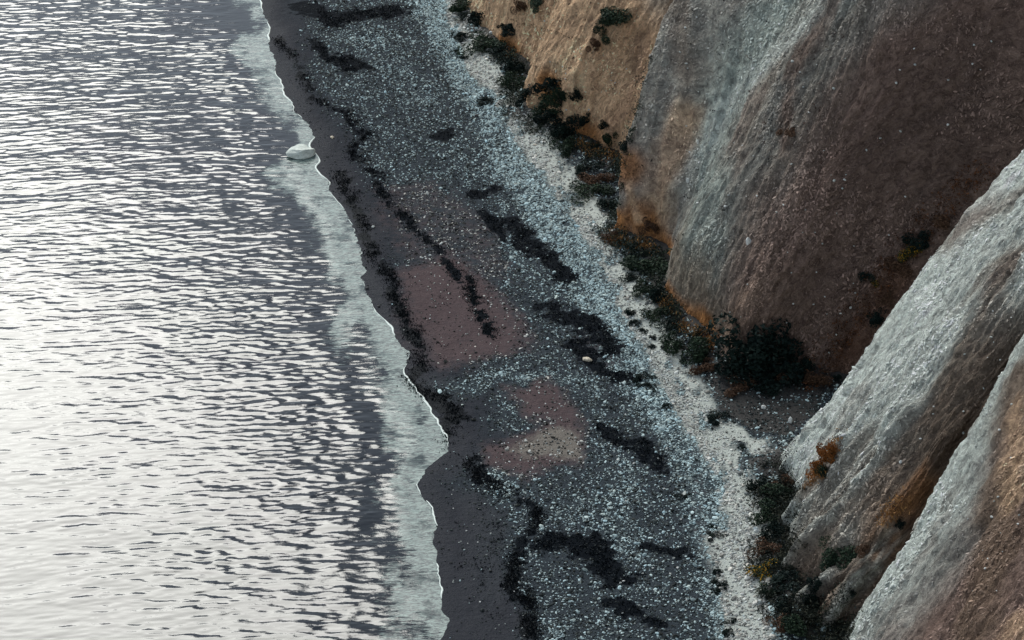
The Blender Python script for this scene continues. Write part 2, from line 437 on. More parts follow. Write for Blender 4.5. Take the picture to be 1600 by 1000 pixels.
CX += N[..., 0] * disp * vis; CY += N[..., 1] * disp * vis; CZ += N[..., 2] * disp * vis
NN = normals(CX, CY, CZ)
if NN[len(q)//2, 60, 2] < 0: NN = -NN

# temporary tree for placing things on the real surfaces
def grid_tri(X, Y, Z, st):
    X, Y, Z = X[::st[0], ::st[1]], Y[::st[0], ::st[1]], Z[::st[0], ::st[1]]
    n, mm = X.shape; idx = np.arange(n * mm).reshape(n, mm)
    f = np.stack([idx[:-1, :-1], idx[1:, :-1], idx[1:, 1:], idx[:-1, 1:]], -1).reshape(-1, 4)
    return np.stack([X, Y, Z], -1).reshape(-1, 3), f
v1, f1 = grid_tri(CX, CY, CZ, (3, 3)); v2, f2 = grid_tri(X, Y, Zg, (3, 2))
TREE = BVHTree.FromPolygons([tuple(v) for v in np.concatenate([v1, v2])], [tuple(int(k) for k in f) for f in np.concatenate([f1, f2 + len(v1)])])

def pick(px, py):
    """the world point and normal found at a measured picture position"""
    u = (px - 800) / 800 * TX; v = (500 - py) / 800 * TX
    d = Vector((u, math.cos(PITCH) + v * math.sin(PITCH), -math.sin(PITCH) + v * math.cos(PITCH))).normalized()
    p, n, i, dist = TREE.ray_cast(Vector((0, 0, CAM_H)), d)
    if n.z < 0: n = -n
    return p, n
def drop(x, y):
    p, n, i, dist = TREE.ray_cast(Vector((x, y, 100)), Vector((0, 0, -1)))
    if n.z < 0: n = -n
    return p, n

def stroke3(pts, w, soft=0.7, warp=1.0):
    P = np.array([pick(a, b)[0] for a, b in pts])
    wn1 = warp * fbm(S2 * .3, T2 * .12, 4, 81); wn2 = warp * fbm(S2 * .3, T2 * .12, 4, 82)
    A = np.stack([CX + wn1, CY + wn2, CZ + wn1], -1)
    best = np.full(CX.shape, 1e9)
    for a, b in zip(P[:-1], P[1:]):
        ab = b - a; t = np.clip(((A - a) @ ab) / (ab @ ab + 1e-9), 0, 1)
        best = np.minimum(best, np.linalg.norm(A - a - t[..., None] * ab, axis=-1))
    return 1 - smooth(w * (1 - soft), w * (1 + soft), best)

CHALKG = np.array([0.62, 0.665, 0.62]); GREY = np.array([0.26, 0.25, 0.225]); TAN = np.array([0.66, 0.44, 0.28])
BROWN = np.array([0.165, 0.113, 0.094]); ORANGE = np.array([0.44, 0.20, 0.075]); SOIL = np.array([0.16, 0.11, 0.08])
# colour of the ground along the stations (what grows and crops out there): lower, upper
def stcol(k): return SS[k]
cc_s = [0, SS[2], SS[5], SS[9], SS[12], SS[13], SS[14], SS[15], SS[17], SS[18], SS[19], SS[20], SS[21], SS[22], SS[23], SS[24], SS[25], SS[26], SS[28], SS[30], SS[31], SS[32], SS[33], SS[34], SS[-1]]
cc_c = [TAN, TAN, TAN, TAN, TAN, TAN*.9, GREY*1.2, GREY*1.2, TAN*.12+GREY*.88, GREY*.95, GREY*.7+SOIL*.35, BROWN*1.6, BROWN, BROWN, BROWN, CHALKG, CHALKG, CHALKG, CHALKG*.8+SOIL*.2, SOIL, SOIL, CHALKG, CHALKG*.7, BROWN*1.3, BROWN]
wsx = S2 + 2.5 * fbm(S2 * .12, T2 * .06, 4, 91) + 0.8 * fbm(S2 * .8, T2 * .3, 3, 92)
base = np.stack([np.interp(wsx, cc_s, [c[k] for c in cc_c]) for k in range(3)], -1)
def paint(mask, colr):
    global base
    base = base * (1 - mask[..., None]) + np.asarray(colr) * mask[..., None]
nA = fbm(S2 * .22, T2 * .10, 5, 93); nB = fbm(S2 * 1.2, T2 * .35, 4, 94)
paint(0.7 * stroke3([(1030,-20),(1010,120),(1000,240)], 2.0), GREY)
paint(0.8 * stroke3([(1240,-20),(1150,120),(1100,220),(1085,320),(1080,380)], 3.8, 0.9, 2), np.array([.335, .385, .355]))
paint(0.7 * stroke3([(1300,0),(1200,90),(1120,180),(1090,260)], 1.8, 0.9, 2), CHALKG * .8)
paint(0.75 * stroke3([(1060,190),(1050,260),(1040,330)], 1.9, 0.7, 1.5), TAN * .9)
paint(0.5 * stroke3([(1060,20),(1075,120)], 2.0, 0.8, 2), SOIL)
paint(0.6 * stroke3([(1060,400),(1090,470),(1130,520),(1200,470)], 2.8, 0.9, 2.5), np.array([.27, .185, .125]))
paint(0.5 * stroke3([(1180,330),(1240,420),(1260,520)], 3.0, 0.9, 2.5), BROWN * 1.25)
paint(0.65 * stroke3([(1290,10),(1240,110),(1230,220)], 1.3, 0.9, 2), np.array([.21, .13, .10]))
paint(0.5 * stroke3([(1420,-10),(1330,60),(1270,120)], 2.0, 0.9, 2.5), GREY * 1.3)
paint(0.5 * stroke3([(950,200),(990,160),(1005,60)], 1.2, 0.9, 1.5), np.array([.27, .16, .11]))
paint(0.8 * stroke3([(1570,560),(1500,660),(1440,760),(1400,830)], 2.8, 0.8, 1.5) , SOIL * 0.9)
paint(0.75 * stroke3([(1440,760),(1400,810),(1370,860)], 1.3, 0.8, 1.5), ORANGE * .6 + SOIL * .3)
paint(0.7 * stroke3([(1300,700),(1280,740),(1250,770)], 0.8, 0.8, .6), ORANGE * .5 + SOIL * .5)
paint(0.6 * stroke3([(1250,830),(1300,760),(1360,680)], 1.5, 0.8, 1), SOIL)
paint(0.65 * stroke3([(1240,900),(1290,840)], 1.4, 0.8, 1), SOIL * 1.1)
paint(0.8 * stroke3([(1560,420),(1500,560),(1450,660),(1390,740)], 1.7, 0.9, 2.5), SOIL)
paint(0.75 * stroke3([(1225,900),(1290,800),(1360,760),(1380,880),(1290,960)], 2.2, 0.8, 1.5) * (1 - rib_m), SOIL * 1.35)
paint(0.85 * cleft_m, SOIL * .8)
paint(0.55 * rib_m * smooth(-.5, .3, nB), CHALKG * .85)
paint(0.85 * stroke3([(1470,730),(1400,860),(1350,950),(1310,1020)], 2.1, 0.7, .8) * (S2 > SS[31] + .6), CHALKG)
paint(0.9 * stroke3([(1590,600),(1580,740),(1560,860),(1530,990)], 2.7, 0.6, 1.5) * (S2 > SS[31] + .6), SOIL * 1.05)
paint(0.6 * stroke3([(1598,640),(1598,760)], 1.2, 0.8, 1.5), TAN)
paint(0.8 * stroke3([(1600,985),(1570,1000)], 1.3, 0.8, 1), TAN)
paint(0.8 * stroke3([(1600,0),(1450,200),(1350,350),(1300,480)], 6.5, 0.8, 2), BROWN)
paint(0.6 * stroke3([(1590,300),(1480,380),(1400,440),(1330,540),(1290,600)], 1.6, 0.8, 1), np.array([.10, .045, .025]))
# rusty clay showing in the undercut toes
for pts, w in (([(785,68),(800,88)], 1.0), ([(850,128),(862,150)], .9), ([(905,215),(985,262)], 1.2), ([(960,350),(975,382),(1025,395)], 1.3), ([(1000,330),(1030,385)], 1.0),
               ([(1038,458),(1050,480)], .75), ([(1060,494),(1100,512)], .95), ([(1104,510),(1112,535)], .6), ([(965,300),(970,340)], .7)):
    paint(0.95 * stroke3(pts, w * 1.45, 0.6, .8), ORANGE)
paint(0.7 * stroke3([(985,290),(1000,340)], .5, 0.7, .4), TAN * 1.2)
paint(np.clip(smooth(.15, .55, nA) * .35, 0, 1) * (S2 > SS[13]), BROWN * 1.3)
base *= (1 + 0.22 * nB + 0.16 * nA)[..., None]
base = np.clip(base, 0.015, 0.7)

mc = NT('weathered_cliff')
uv = mc.n('UVMap'); uvo = uv.outputs[0]
att = mc.attr('paint')
n1 = mc.noise(mc.mapping(uvo, (1.9, 1.15, 1)), 1.0, 8, 0.74, 1.0)
n2 = mc.noise(mc.mapping(uvo, (6.0, 3.4, 1)), 1.0, 3, 0.6, .5)
n3 = mc.noise(mc.mapping(uvo, (.5, .25, 1)), 1.0, 5, 0.7)
k = mc.math('ADD', mc.math('MULTIPLY', mc.ramp(n1, .34, .68), .75), mc.math('MULTIPLY', n2, .5))
cc = mc.mix(1.0, att.outputs['Color'], mc.mix(k, (0.34, 0.31, 0.33), (1.5, 1.52, 1.50)), 'MULTIPLY')
cc = mc.mix(mc.math('MULTIPLY', mc.ramp(n3, .5, .72), .35), cc, (0.10, 0.075, 0.065))
cc = mc.mix(mc.math('MULTIPLY', mc.ramp(mc.math('MULTIPLY', n2, n1), .38, .46), .5), cc, (0.42, 0.42, 0.38))
mc.l(cc, mc.b.inputs['Base Color'])
mc.b.inputs['Roughness'].default_value = 0.95; mc.b.inputs['Specular IOR Level'].default_value = 0.05
b1 = mc.bump(n1, 1.0, 1.1)
mc.l(mc.bump(n2, 0.8, 0.14, b1), mc.b.inputs['Normal'])

bounds = [(0, SS[6], 'far tan cliff at the top of the beach with a rounded foot'),
          (SS[6], SS[13], 'tan and ochre cliff face with slanting streaks and green bushes in its folds'),
          (SS[13], SS[23], 'broad grey to dark brown cliff face above the shaded bay'),
          (SS[23], SS[31], 'pale chalky spur with bright left edge rising beside the bay'),
          (SS[31], SS[-1] + 1, 'nearest spur in the lower right corner with pale rim and brown flank')]
for a, b, lab in bounds:
    ia = int(np.searchsorted(q, a)); ib = min(int(np.searchsorted(q, b)) + 1, len(q))
    sl = slice(ia, ib)
    o = grid_mesh('cliff', CX[sl], CY[sl], CZ[sl], uv=(S2[sl], T2[sl]), cols={'paint': base[sl]}, flip=False)
    o.data.materials.append(mc.m)
    tag(o, lab, kind='structure')

# ------------------------------------------------------------------ sea
wx_ = axis(-58, 2, 0.17, -3500, 60)
wx_ = wx_[wx_ < 40]
wy_ = axis(182, 352, 0.135, -3500, 4500)
WX, WY = np.meshgrid(wx_, wy_, indexing='ij')
dS = shore_d(WX, WY, SHORE_C)
dens = smooth(-75, -58, WX) * smooth(176, 182, WY) * smooth(360, 352, WY)
depth = -dS
amp = 0.30 + 0.70 * smooth(1.0, 7, depth)
rot = math.radians(7)
rx = WX * math.cos(rot) + WY * math.sin(rot); ry = -WX * math.sin(rot) + WY * math.cos(rot)
# near the shore the crests bend parallel to the beach
bx_ = 1.0 * fbm(rx * .05, ry * .05, 3, 101)
wz = 0.036 * fbm(rx * 0.14, ry * 0.40 + bx_, 2, 102)
wz += 0.024 * fbm(rx * 0.55 + bx_, ry * 1.8 + bx_ * 2, 2, 103)
patch = .55 + .9 * smooth(-.35, .5, fbm(WX * .07, WY * .05, 3, 110)) * smooth(34, 10, depth) 
wz += (0.019 * fbm(rx * 1.2, ry * 3.3 + bx_ * 3, 1, 104) + 0.024 * fbm(rx * .6 + bx_, ry * 2.1 + bx_ * 2, 2, 112)) * patch
sw_ = np.sin(depth * 1.15 + 1.5 * fbm(WX * .1, WY * .06, 3, 105)) * smooth(16, 4, depth) * smooth(0.8, 3, depth)
wz = wz * amp * (0.75 + 0.5 * fbm(WX * .06, WY * .05, 3, 106)) + 0.02 * sw_ * (0.5 + fbm(WX * .2, WY * .08, 3, 107))
painted_sheen = smooth(5.6, 2.0, depth + 2.2 * fbm(WX * .28, WY * .11, 4, 108) - 0.035 * (WY < 0)) 
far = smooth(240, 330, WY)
painted_sheen = smooth(6.2, 0.6, depth + 4.2 * fbm(WX * .3, WY * .12, 4, 108) + 1.5 * far) * (1 - .35 * smooth(0, .5, fbm(WX * .5, WY * .5, 3, 109)))  # mask of the swash sheen that is painted along the shore
water = grid_mesh('water', WX, WY, wz * dens, cols={'painted_sheen': np.stack([painted_sheen, amp, smooth(0.9, 0.0, depth)], -1)})
tag(water, kind='structure')
mw = NT('sea_water')
pos = mw.pos()
fs = mw.n('SeparateXYZ'); mw.l(mw.attr('painted_sheen').outputs['Color'], fs.inputs[0])
pm = mw.mapping(pos, (1, 1, 1), (0, 0, -rot))
na = mw.noise(mw.mapping(pm, (1.1, 3.4, 1)), 1.0, 3, .6, .6)
nb = mw.noise(mw.mapping(pm, (3.2, 7.5, 1)), 1.0, 3, .6, .3)
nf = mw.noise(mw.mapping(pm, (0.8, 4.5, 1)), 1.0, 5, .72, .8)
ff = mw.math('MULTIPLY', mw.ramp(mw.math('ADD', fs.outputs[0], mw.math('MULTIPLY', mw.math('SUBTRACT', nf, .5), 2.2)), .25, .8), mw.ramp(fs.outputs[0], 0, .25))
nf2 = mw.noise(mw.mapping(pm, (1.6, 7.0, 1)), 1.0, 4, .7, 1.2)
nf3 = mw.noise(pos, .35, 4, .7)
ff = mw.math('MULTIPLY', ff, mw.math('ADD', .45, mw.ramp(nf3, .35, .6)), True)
colr = mw.mix(ff, (0.003, 0.006, 0.011), mw.mix(mw.ramp(nf2, .40, .62), (0.030, 0.045, 0.050), (0.22, 0.29, 0.265)))  # pale colour stands in for light reflected off the tilted swash
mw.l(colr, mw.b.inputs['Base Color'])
mw.b.inputs['IOR'].default_value = 1.33
mw.b.inputs['Specular IOR Level'].default_value = 0.42
mw.set(mw.b.inputs['Roughness'], mw.math('ADD', 0.02, mw.math('MULTIPLY', ff, 0.25)))
hb = mw.math('ADD', na, mw.math('MULTIPLY', nb, 0.35))
mw.l(mw.bump(hb, 0.22, 0.028), mw.b.inputs['Normal'])
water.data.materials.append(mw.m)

# thin foam line left by the swash
fp = SHORE[2:-2]
fw = np.clip(-0.02 + 0.26 * fbm(np.arange(len(fp)) * .07, np.zeros(len(fp)), 4, 111), 0.0, .11)
tn = np.gradient(fp, axis=0); tn /= np.linalg.norm(tn, axis=1, keepdims=True)
nrm = np.stack([tn[:, 1], -tn[:, 0]], 1)
rows = []
for k, (o_, h_) in enumerate(((-1, -.02), (-.5, .05), (.4, .055), (1, -.02))):
    p = fp + nrm * (o_ * fw)[:, None]
    rows.append(np.column_stack([p, np.full(len(fp), h_) * np.minimum(1, fw / .06) + np.where(fw > .01, .012, -.05)]))
R = np.array(rows)
foam = grid_mesh('foam', R[..., 0], R[..., 1], R[..., 2])
mf = NT('foam'); mf.b.inputs['Base Color'].default_value = (.6, .66, .63, 1); mf.b.inputs['Roughness'].default_value = .6
mf.l(mf.bump(mf.noise(mf.pos(), 9, 3), .8, .05), mf.b.inputs['Normal'])
foam.data.materials.append(mf.m)
tag(foam, 'thin broken white line of foam along the edge of the water', 'foam', kind='stuff')

# ------------------------------------------------------------------ shingle (loose stones past counting)
def sample_grid(A, x, y):
    i = np.clip(np.searchsorted(gx, x) - 1, 0, len(gx) - 2); j = np.clip(np.searchsorted(gy, y) - 1, 0, len(gy) - 2)
    fx = (x - gx[i]) / (gx[i + 1] - gx[i]); fy = (y - gy[j]) / (gy[j + 1] - gy[j])
    return (A[i, j] * (1 - fx) + A[i + 1, j] * fx) * (1 - fy) + (A[i, j + 1] * (1 - fx) + A[i + 1, j + 1] * fx) * fy
NC = 1900000
px_ = RNG.uniform(-24, 32, NC); py_ = RNG.uniform(183, 350, NC)
g = {k: sample_grid(zz[k], px_, py_) for k in ('shingle', 'chalk', 'red', 'weed', 'wet', 'grit', 'foot', 'bay', 'n1', 'n2', 'sd', 'fd')}
pn = fbm(px_ * 2.2, py_ * 1.2, 3, 131)
dens_ = np.clip(0.03 + 0.75 * g['shingle'] * (1 - .985 * np.clip(g['red'] * 1.15, 0, 1)) * (1 - .85 * g['wet']) - 0.30 * g['chalk'] + .25 * g['bay'] + .1 * g['grit'], 0, 1)
dens_ *= (1 - .93 * smooth(.25, .6, g['weed'] + .35 * pn)) * (0.65 + 0.9 * pn) * (1 - .6 * g['foot'])
dens_ = np.where((g['sd'] > 0.25) & (g['fd'] > 0.1), dens_, 0)
dens_ = np.where((g['sd'] > 2) & (g['fd'] > -.3) & (g['fd'] < 1.7), np.maximum(dens_, .14 + .3 * pn), dens_)
keep = RNG.random(NC) < dens_ * 0.68
px_, py_, pn = px_[keep], py_[keep], pn[keep]; g = {k: v[keep] for k, v in g.items()}
n = len(px_)
size = (1 + .7 * (g['fd'] < 2.6) * RNG.random(n)) * np.clip(np.exp(RNG.normal(-2.93, 0.42, n)), 0.025, 0.22) * (1 + .25 * g['shingle'])
lightp = np.clip(0.08 + 0.85 * g['shingle'] ** 1.3 * (1 + .5 * g['n1']) + .5 * g['chalk'] - .7 * g['weed'] - .35 * g['wet'] - .25 * g['bay'], 0.04, .92)
islight = RNG.random(n) < lightp
val = np.where(islight, RNG.uniform(.14, .66, n), RNG.uniform(.012, .06, n))
val = np.where((g['chalk'] > .4) & ~islight, val * 4, val)
tint = np.stack([np.full(n, .80), np.full(n, 1.0), np.full(n, 1.02)], 1) + RNG.normal(0, .03, (n, 1)) * np.array([1, 0, -1])
warm = (g['red'] > .4) | (g['chalk'] > .5)
tint[warm] = tint[warm] * np.array([1.24, 1.0, .93])
pc = np.clip(val[:, None] * tint, 0.01, .75)
pz = sample_grid(Zg + fine, px_, py_) + size * 0.18
me = bpy.data.meshes.new('shingle')
me.vertices.add(n); me.vertices.foreach_set('co', np.stack([px_, py_, pz], 1).astype(np.float32).ravel())
at = me.attributes.new('stone_scale', 'FLOAT_VECTOR', 'POINT')
at.data.foreach_set('vector', (size[:, None] * np.stack([RNG.uniform(.9, 1.5, n), RNG.uniform(.65, 1.0, n), RNG.uniform(.4, .75, n)], 1)).astype(np.float32).ravel())
at = me.attributes.new('stone_turn', 'FLOAT_VECTOR', 'POINT')
at.data.foreach_set('vector', np.stack([RNG.normal(0, .35, n), RNG.normal(0, .35, n), RNG.uniform(0, 6.28, n)], 1).astype(np.float32).ravel())
at = me.attributes.new('stone_colour', 'FLOAT_COLOR', 'POINT')
at.data.foreach_set('color', np.concatenate([pc, np.ones((n, 1))], 1).astype(np.float32).ravel())
shingle = bpy.data.objects.new('shingle', me); COL.objects.link(shingle)
ms = NT('stone'); ms.l(ms.attr('stone_colour', 'INSTANCER').outputs['Color'], ms.b.inputs['Base Color'])
ms.b.inputs['Roughness'].default_value = .75; ms.b.inputs['Specular IOR Level'].default_value = .12
ng = bpy.data.node_groups.new('scatter_stones', 'GeometryNodeTree')
ng.interface.new_socket('Geometry', in_out='INPUT', socket_type='NodeSocketGeometry')
ng.interface.new_socket('Geometry', in_out='OUTPUT', socket_type='NodeSocketGeometry')
gi = ng.nodes.new('NodeGroupInput'); go = ng.nodes.new('NodeGroupOutput')
ico = ng.nodes.new('GeometryNodeMeshIcoSphere'); ico.inputs['Subdivisions'].default_value = 1
ico.inputs['Radius'].default_value = 1.0
smat = ng.nodes.new('GeometryNodeSetMaterial'); smat.inputs['Material'].default_value = ms.m
iop = ng.nodes.new('GeometryNodeInstanceOnPoints')
a1 = ng.nodes.new('GeometryNodeInputNamedAttribute'); a1.data_type = 'FLOAT_VECTOR'; a1.inputs['Name'].default_value = 'stone_scale'
a2 = ng.nodes.new('GeometryNodeInputNamedAttribute'); a2.data_type = 'FLOAT_VECTOR'; a2.inputs['Name'].default_value = 'stone_turn'
ng.links.new(ico.outputs['Mesh'], smat.inputs['Geometry']); ng.links.new(smat.outputs[0], iop.inputs['Instance'])
ng.links.new(gi.outputs[0], iop.inputs['Points']); ng.links.new(a1.outputs['Attribute'], iop.inputs['Scale'])
ng.links.new(a2.outputs['Attribute'], iop.inputs['Rotation'])
ng.links.new(iop.outputs[0], go.inputs[0])
md = shingle.modifiers.new('scatter_stones', 'NODES'); md.node_group = ng
tag(shingle, 'loose grey and pale stones covering the beach between surf and cliff foot', 'shingle', kind='stuff')
print('stones', n)

# ------------------------------------------------------------------ clods, flakes and dry tufts that roughen the cliff faces
def clods(name, s0, s1, n, lab, seed):
    r = np.random.default_rng(seed)
    i0, i1 = np.searchsorted(q, s0), np.searchsorted(q, s1) - 2
    jm = int(np.searchsorted(hz, 39))
    fi = r.uniform(i0, i1, n); fj = r.uniform(3, jm, n)
    i, j = fi.astype(int), fj.astype(int); a, b = fi - i, fj - j
    def sm(A):
        a_, b_ = (a, b) if A.ndim == 2 else (a[:, None], b[:, None])
        return (A[i, j] * (1 - a_) + A[i + 1, j] * a_) * (1 - b_) + (A[i, j + 1] * (1 - a_) + A[i + 1, j + 1] * a_) * b_
    P = np.stack([sm(CX), sm(CY), sm(CZ)], 1); nn = sm(NN); nn /= np.linalg.norm(nn, axis=1, keepdims=True)
    t = -np.array([0, 0, 1.0]) + nn * nn[:, 2:3]; t /= np.linalg.norm(t, axis=1, keepdims=True) + 1e-9
    bb = np.cross(nn, t); an_ = r.normal(0, .75, n)[:, None]
    t, bb = t * np.cos(an_) + bb * np.sin(an_), bb * np.cos(an_) - t * np.sin(an_)
    tl = r.normal(.18, .22, n)[:, None]
    t2 = t * np.cos(tl) + nn * np.sin(tl); n2 = nn * np.cos(tl) - t * np.sin(tl)
    rot_ = np.stack([np.arctan2(bb[:, 2], n2[:, 2]), -np.arcsin(np.clip(t2[:, 2], -1, 1)), np.arctan2(t2[:, 1], t2[:, 0])], 1)
    sz = np.clip(np.exp(r.normal(-2.75, .33, n)) * (.6 + 1.0 * smooth(-.3, .5, fbm(fi * .03, fj * .04, 4, seed + 5))), .03, .17)
    sc = sz[:, None] * np.stack([r.uniform(1.1, 2.2, n), r.uniform(.4, .85, n), r.uniform(.25, .5, n)], 1)
    c = sm(base) * np.exp(r.normal(0.0, .24, n))[:, None] * np.array([1, 1, 1])
    c = np.clip(c, .012, .62)
    me = bpy.data.meshes.new(name); me.vertices.add(n)
    me.vertices.foreach_set('co', (P + nn * sz[:, None] * .05).astype(np.float32).ravel())
    for nm, v, ty, key in (('stone_scale', sc, 'FLOAT_VECTOR', 'vector'), ('stone_turn', rot_, 'FLOAT_VECTOR', 'vector'),
                           ('stone_colour', np.concatenate([c, np.ones((n, 1))], 1), 'FLOAT_COLOR', 'color')):
        me.attributes.new(nm, ty, 'POINT').data.foreach_set(key, v.astype(np.float32).ravel())
    o = bpy.data.objects.new(name, me); COL.objects.link(o)
    md_ = o.modifiers.new('scatter_stones', 'NODES'); md_.node_group = ng
    tag(o, lab, 'clods', kind='stuff')
clods('clods', SS[2], SS[13], 30000, 'dry clods and tufts all over the tan far cliffs', 301)
clods('clods', SS[13], SS[24], 52000, 'clods and flakes all over the grey and brown middle cliff', 302)
clods('clods', SS[24], SS[35], 48000, 'pale clods and flakes all over the near spurs', 303)

# ------------------------------------------------------------------ leaves and shrubs
def leaf_soup(C, size, up=0.3, seed=1, ratio=.55):
    r = np.random.default_rng(seed); n = len(C)
    a = r.normal(size=(n, 3)); a[:, 2] = a[:, 2] * .7 + up; a /= np.linalg.norm(a, axis=1, keepdims=True)
    b = np.cross(a, r.normal(size=(n, 3))); b /= np.linalg.norm(b, axis=1, keepdims=True)
    L = (size * r.uniform(.6, 1.3, n))[:, None]
    a = a * L; b = b * L * ratio
    V = np.stack([C - a, C + b * .9, C + a, C - b], 1).reshape(-1, 3)
    return V, np.arange(4 * n).reshape(-1, 4)
def colour_mesh(me, c, per=4):
    at = me.color_attributes.new('paint', 'FLOAT_COLOR', 'POINT')
    c = np.repeat(c, per, 0)
    at.data.foreach_set('color', np.concatenate([c, np.ones((len(c), 1))], 1).astype(np.float32).ravel())
ml = NT('leaves'); ml.l(ml.attr('paint').outputs['Color'], ml.b.inputs['Base Color']); ml.b.inputs['Roughness'].default_value = .7
ml.b.inputs['Specular IOR Level'].default_value = .06
mb = NT('bark'); mb.l(mb.mix(mb.noise(mb.pos(), 6, 4), (.03, .022, .018), (.09, .07, .055)), mb.b.inputs['Base Color']); mb.b.inputs['Roughness'].default_value = .9

KINDS = {'green': ((.005, .013, .011), (.030, .048, .028)), 'dark': ((.003, .008, .009), (.013, .023, .019)),
         'brown': ((.035, .020, .014), (.12, .07, .045)), 'rust': ((.10, .035, .012), (.30, .12, .035)),
         'gorse': ((.012, .022, .014), (.04, .06, .03))}
def crown_mesh(kind, var):
    r = np.random.default_rng(hash((len(kind), var, 3)) % 9999 + 17 * var)
    lobes = 7 + var
    lc = np.stack([r.normal(0, .48, lobes), r.normal(0, .48, lobes), r.uniform(.25, .85, lobes)], 1); lr = r.uniform(.28, .5, lobes)
    n = 1500
    k = r.integers(0, lobes, n); v = r.normal(size=(n, 3)); v /= np.linalg.norm(v, axis=1, keepdims=True)
    C = lc[k] + v * (lr[k] * r.uniform(.55, 1.12, n) ** .6)[:, None]
    C[:, 2] = np.abs(C[:, 2]) * .95
    V, F = leaf_soup(C, np.full(n, .085), .35, var * 7 + 1)
    me = soup_mesh('foliage', V, F)
    lo, hi = np.array(KINDS[kind][0]), np.array(KINDS[kind][1])
    t = np.clip(r.random(n) * .7 + (r.random(lobes) * .4)[k], 0, 1)[:, None]
    c = lo + (hi - lo) * t
    if kind == 'gorse':
        y = r.random(n) < .26; c[y] = np.array([.55, .30, .03]) * r.uniform(.6, 1, (y.sum(), 1))
    colour_mesh(me, c); me.materials.append(ml.m)
    return me
def stem_mesh(var):
    r = random.Random(var); V = []; F = []
    for k in range(6):
        a = r.uniform(0, 6.28); l = r.uniform(.2, .55); top = (math.cos(a) * l, math.sin(a) * l, r.uniform(.5, .95))
        for (z, rad, t) in ((-.15, .05, 0), (.3, .035, .4), (1, .012, 1)):
            pass
        rings = [((0.03 * math.cos(a), 0.03 * math.sin(a), -.2), .055), ((top[0] * .35, top[1] * .35, top[2] * .45), .035), (top, .012)]
        b = len(V)
        for c0, rd in rings:
            for j in range(5):
                V.append((c0[0] + rd * math.cos(j * 1.2566), c0[1] + rd * math.sin(j * 1.2566), c0[2]))
        for q_ in range(2):
            for j in range(5):
                F.append((b + q_ * 5 + j, b + q_ * 5 + (j + 1) % 5, b + q_ * 5 + 5 + (j + 1) % 5, b + q_ * 5 + 5 + j))
    me = soup_mesh('stem', V, F); me.materials.append(mb.m)
    return me
CROWNS = {}
def shrub(px, py, w, h, label, kind='green', group='shrubs along the foot of the cliffs', name='shrub', tilt=0.0):
    """px, py: middle of the shrub in the measured picture, w and h its size there in pixels"""
    p, nn = pick(px, py + h * .25)
    dist = (p - Vector((0, 0, CAM_H))).length
    mpp = dist * TX / 800
    key = (kind, len(CROWNS) % 4 if (kind, 3) not in CROWNS else random.randrange(4))
    if key not in CROWNS: CROWNS[key] = (crown_mesh(kind, key[1]), stem_mesh(key[1]))
    f, st = CROWNS[key]
    root = bpy.data.objects.new(name, None); COL.objects.link(root)
    root.empty_display_size = .3
    up = (Vector((0, 0, 1)) * 1.1 + nn).normalized()
    root.location = p - up * 0.12
    rx_, rz_ = w * mpp * .60 / .85, max(h * mpp * .7, .35)
    root.rotation_mode = 'QUATERNION'
    root.rotation_quaternion = up.to_track_quat('Z', 'Y') @ Matrix.Rotation(random.uniform(0, 6.28), 3, 'Z').to_quaternion()
    root.scale = (rx_, rx_ * random.uniform(.85, 1.1), rz_)
    for nm, me_ in (('foliage', f), ('stem', st)):
        c_ = bpy.data.objects.new(nm, me_); COL.objects.link(c_); c_.parent = root
    tag(root, label, name.replace('_', ' ') if name != 'shrub' else 'shrub', group)
    return root

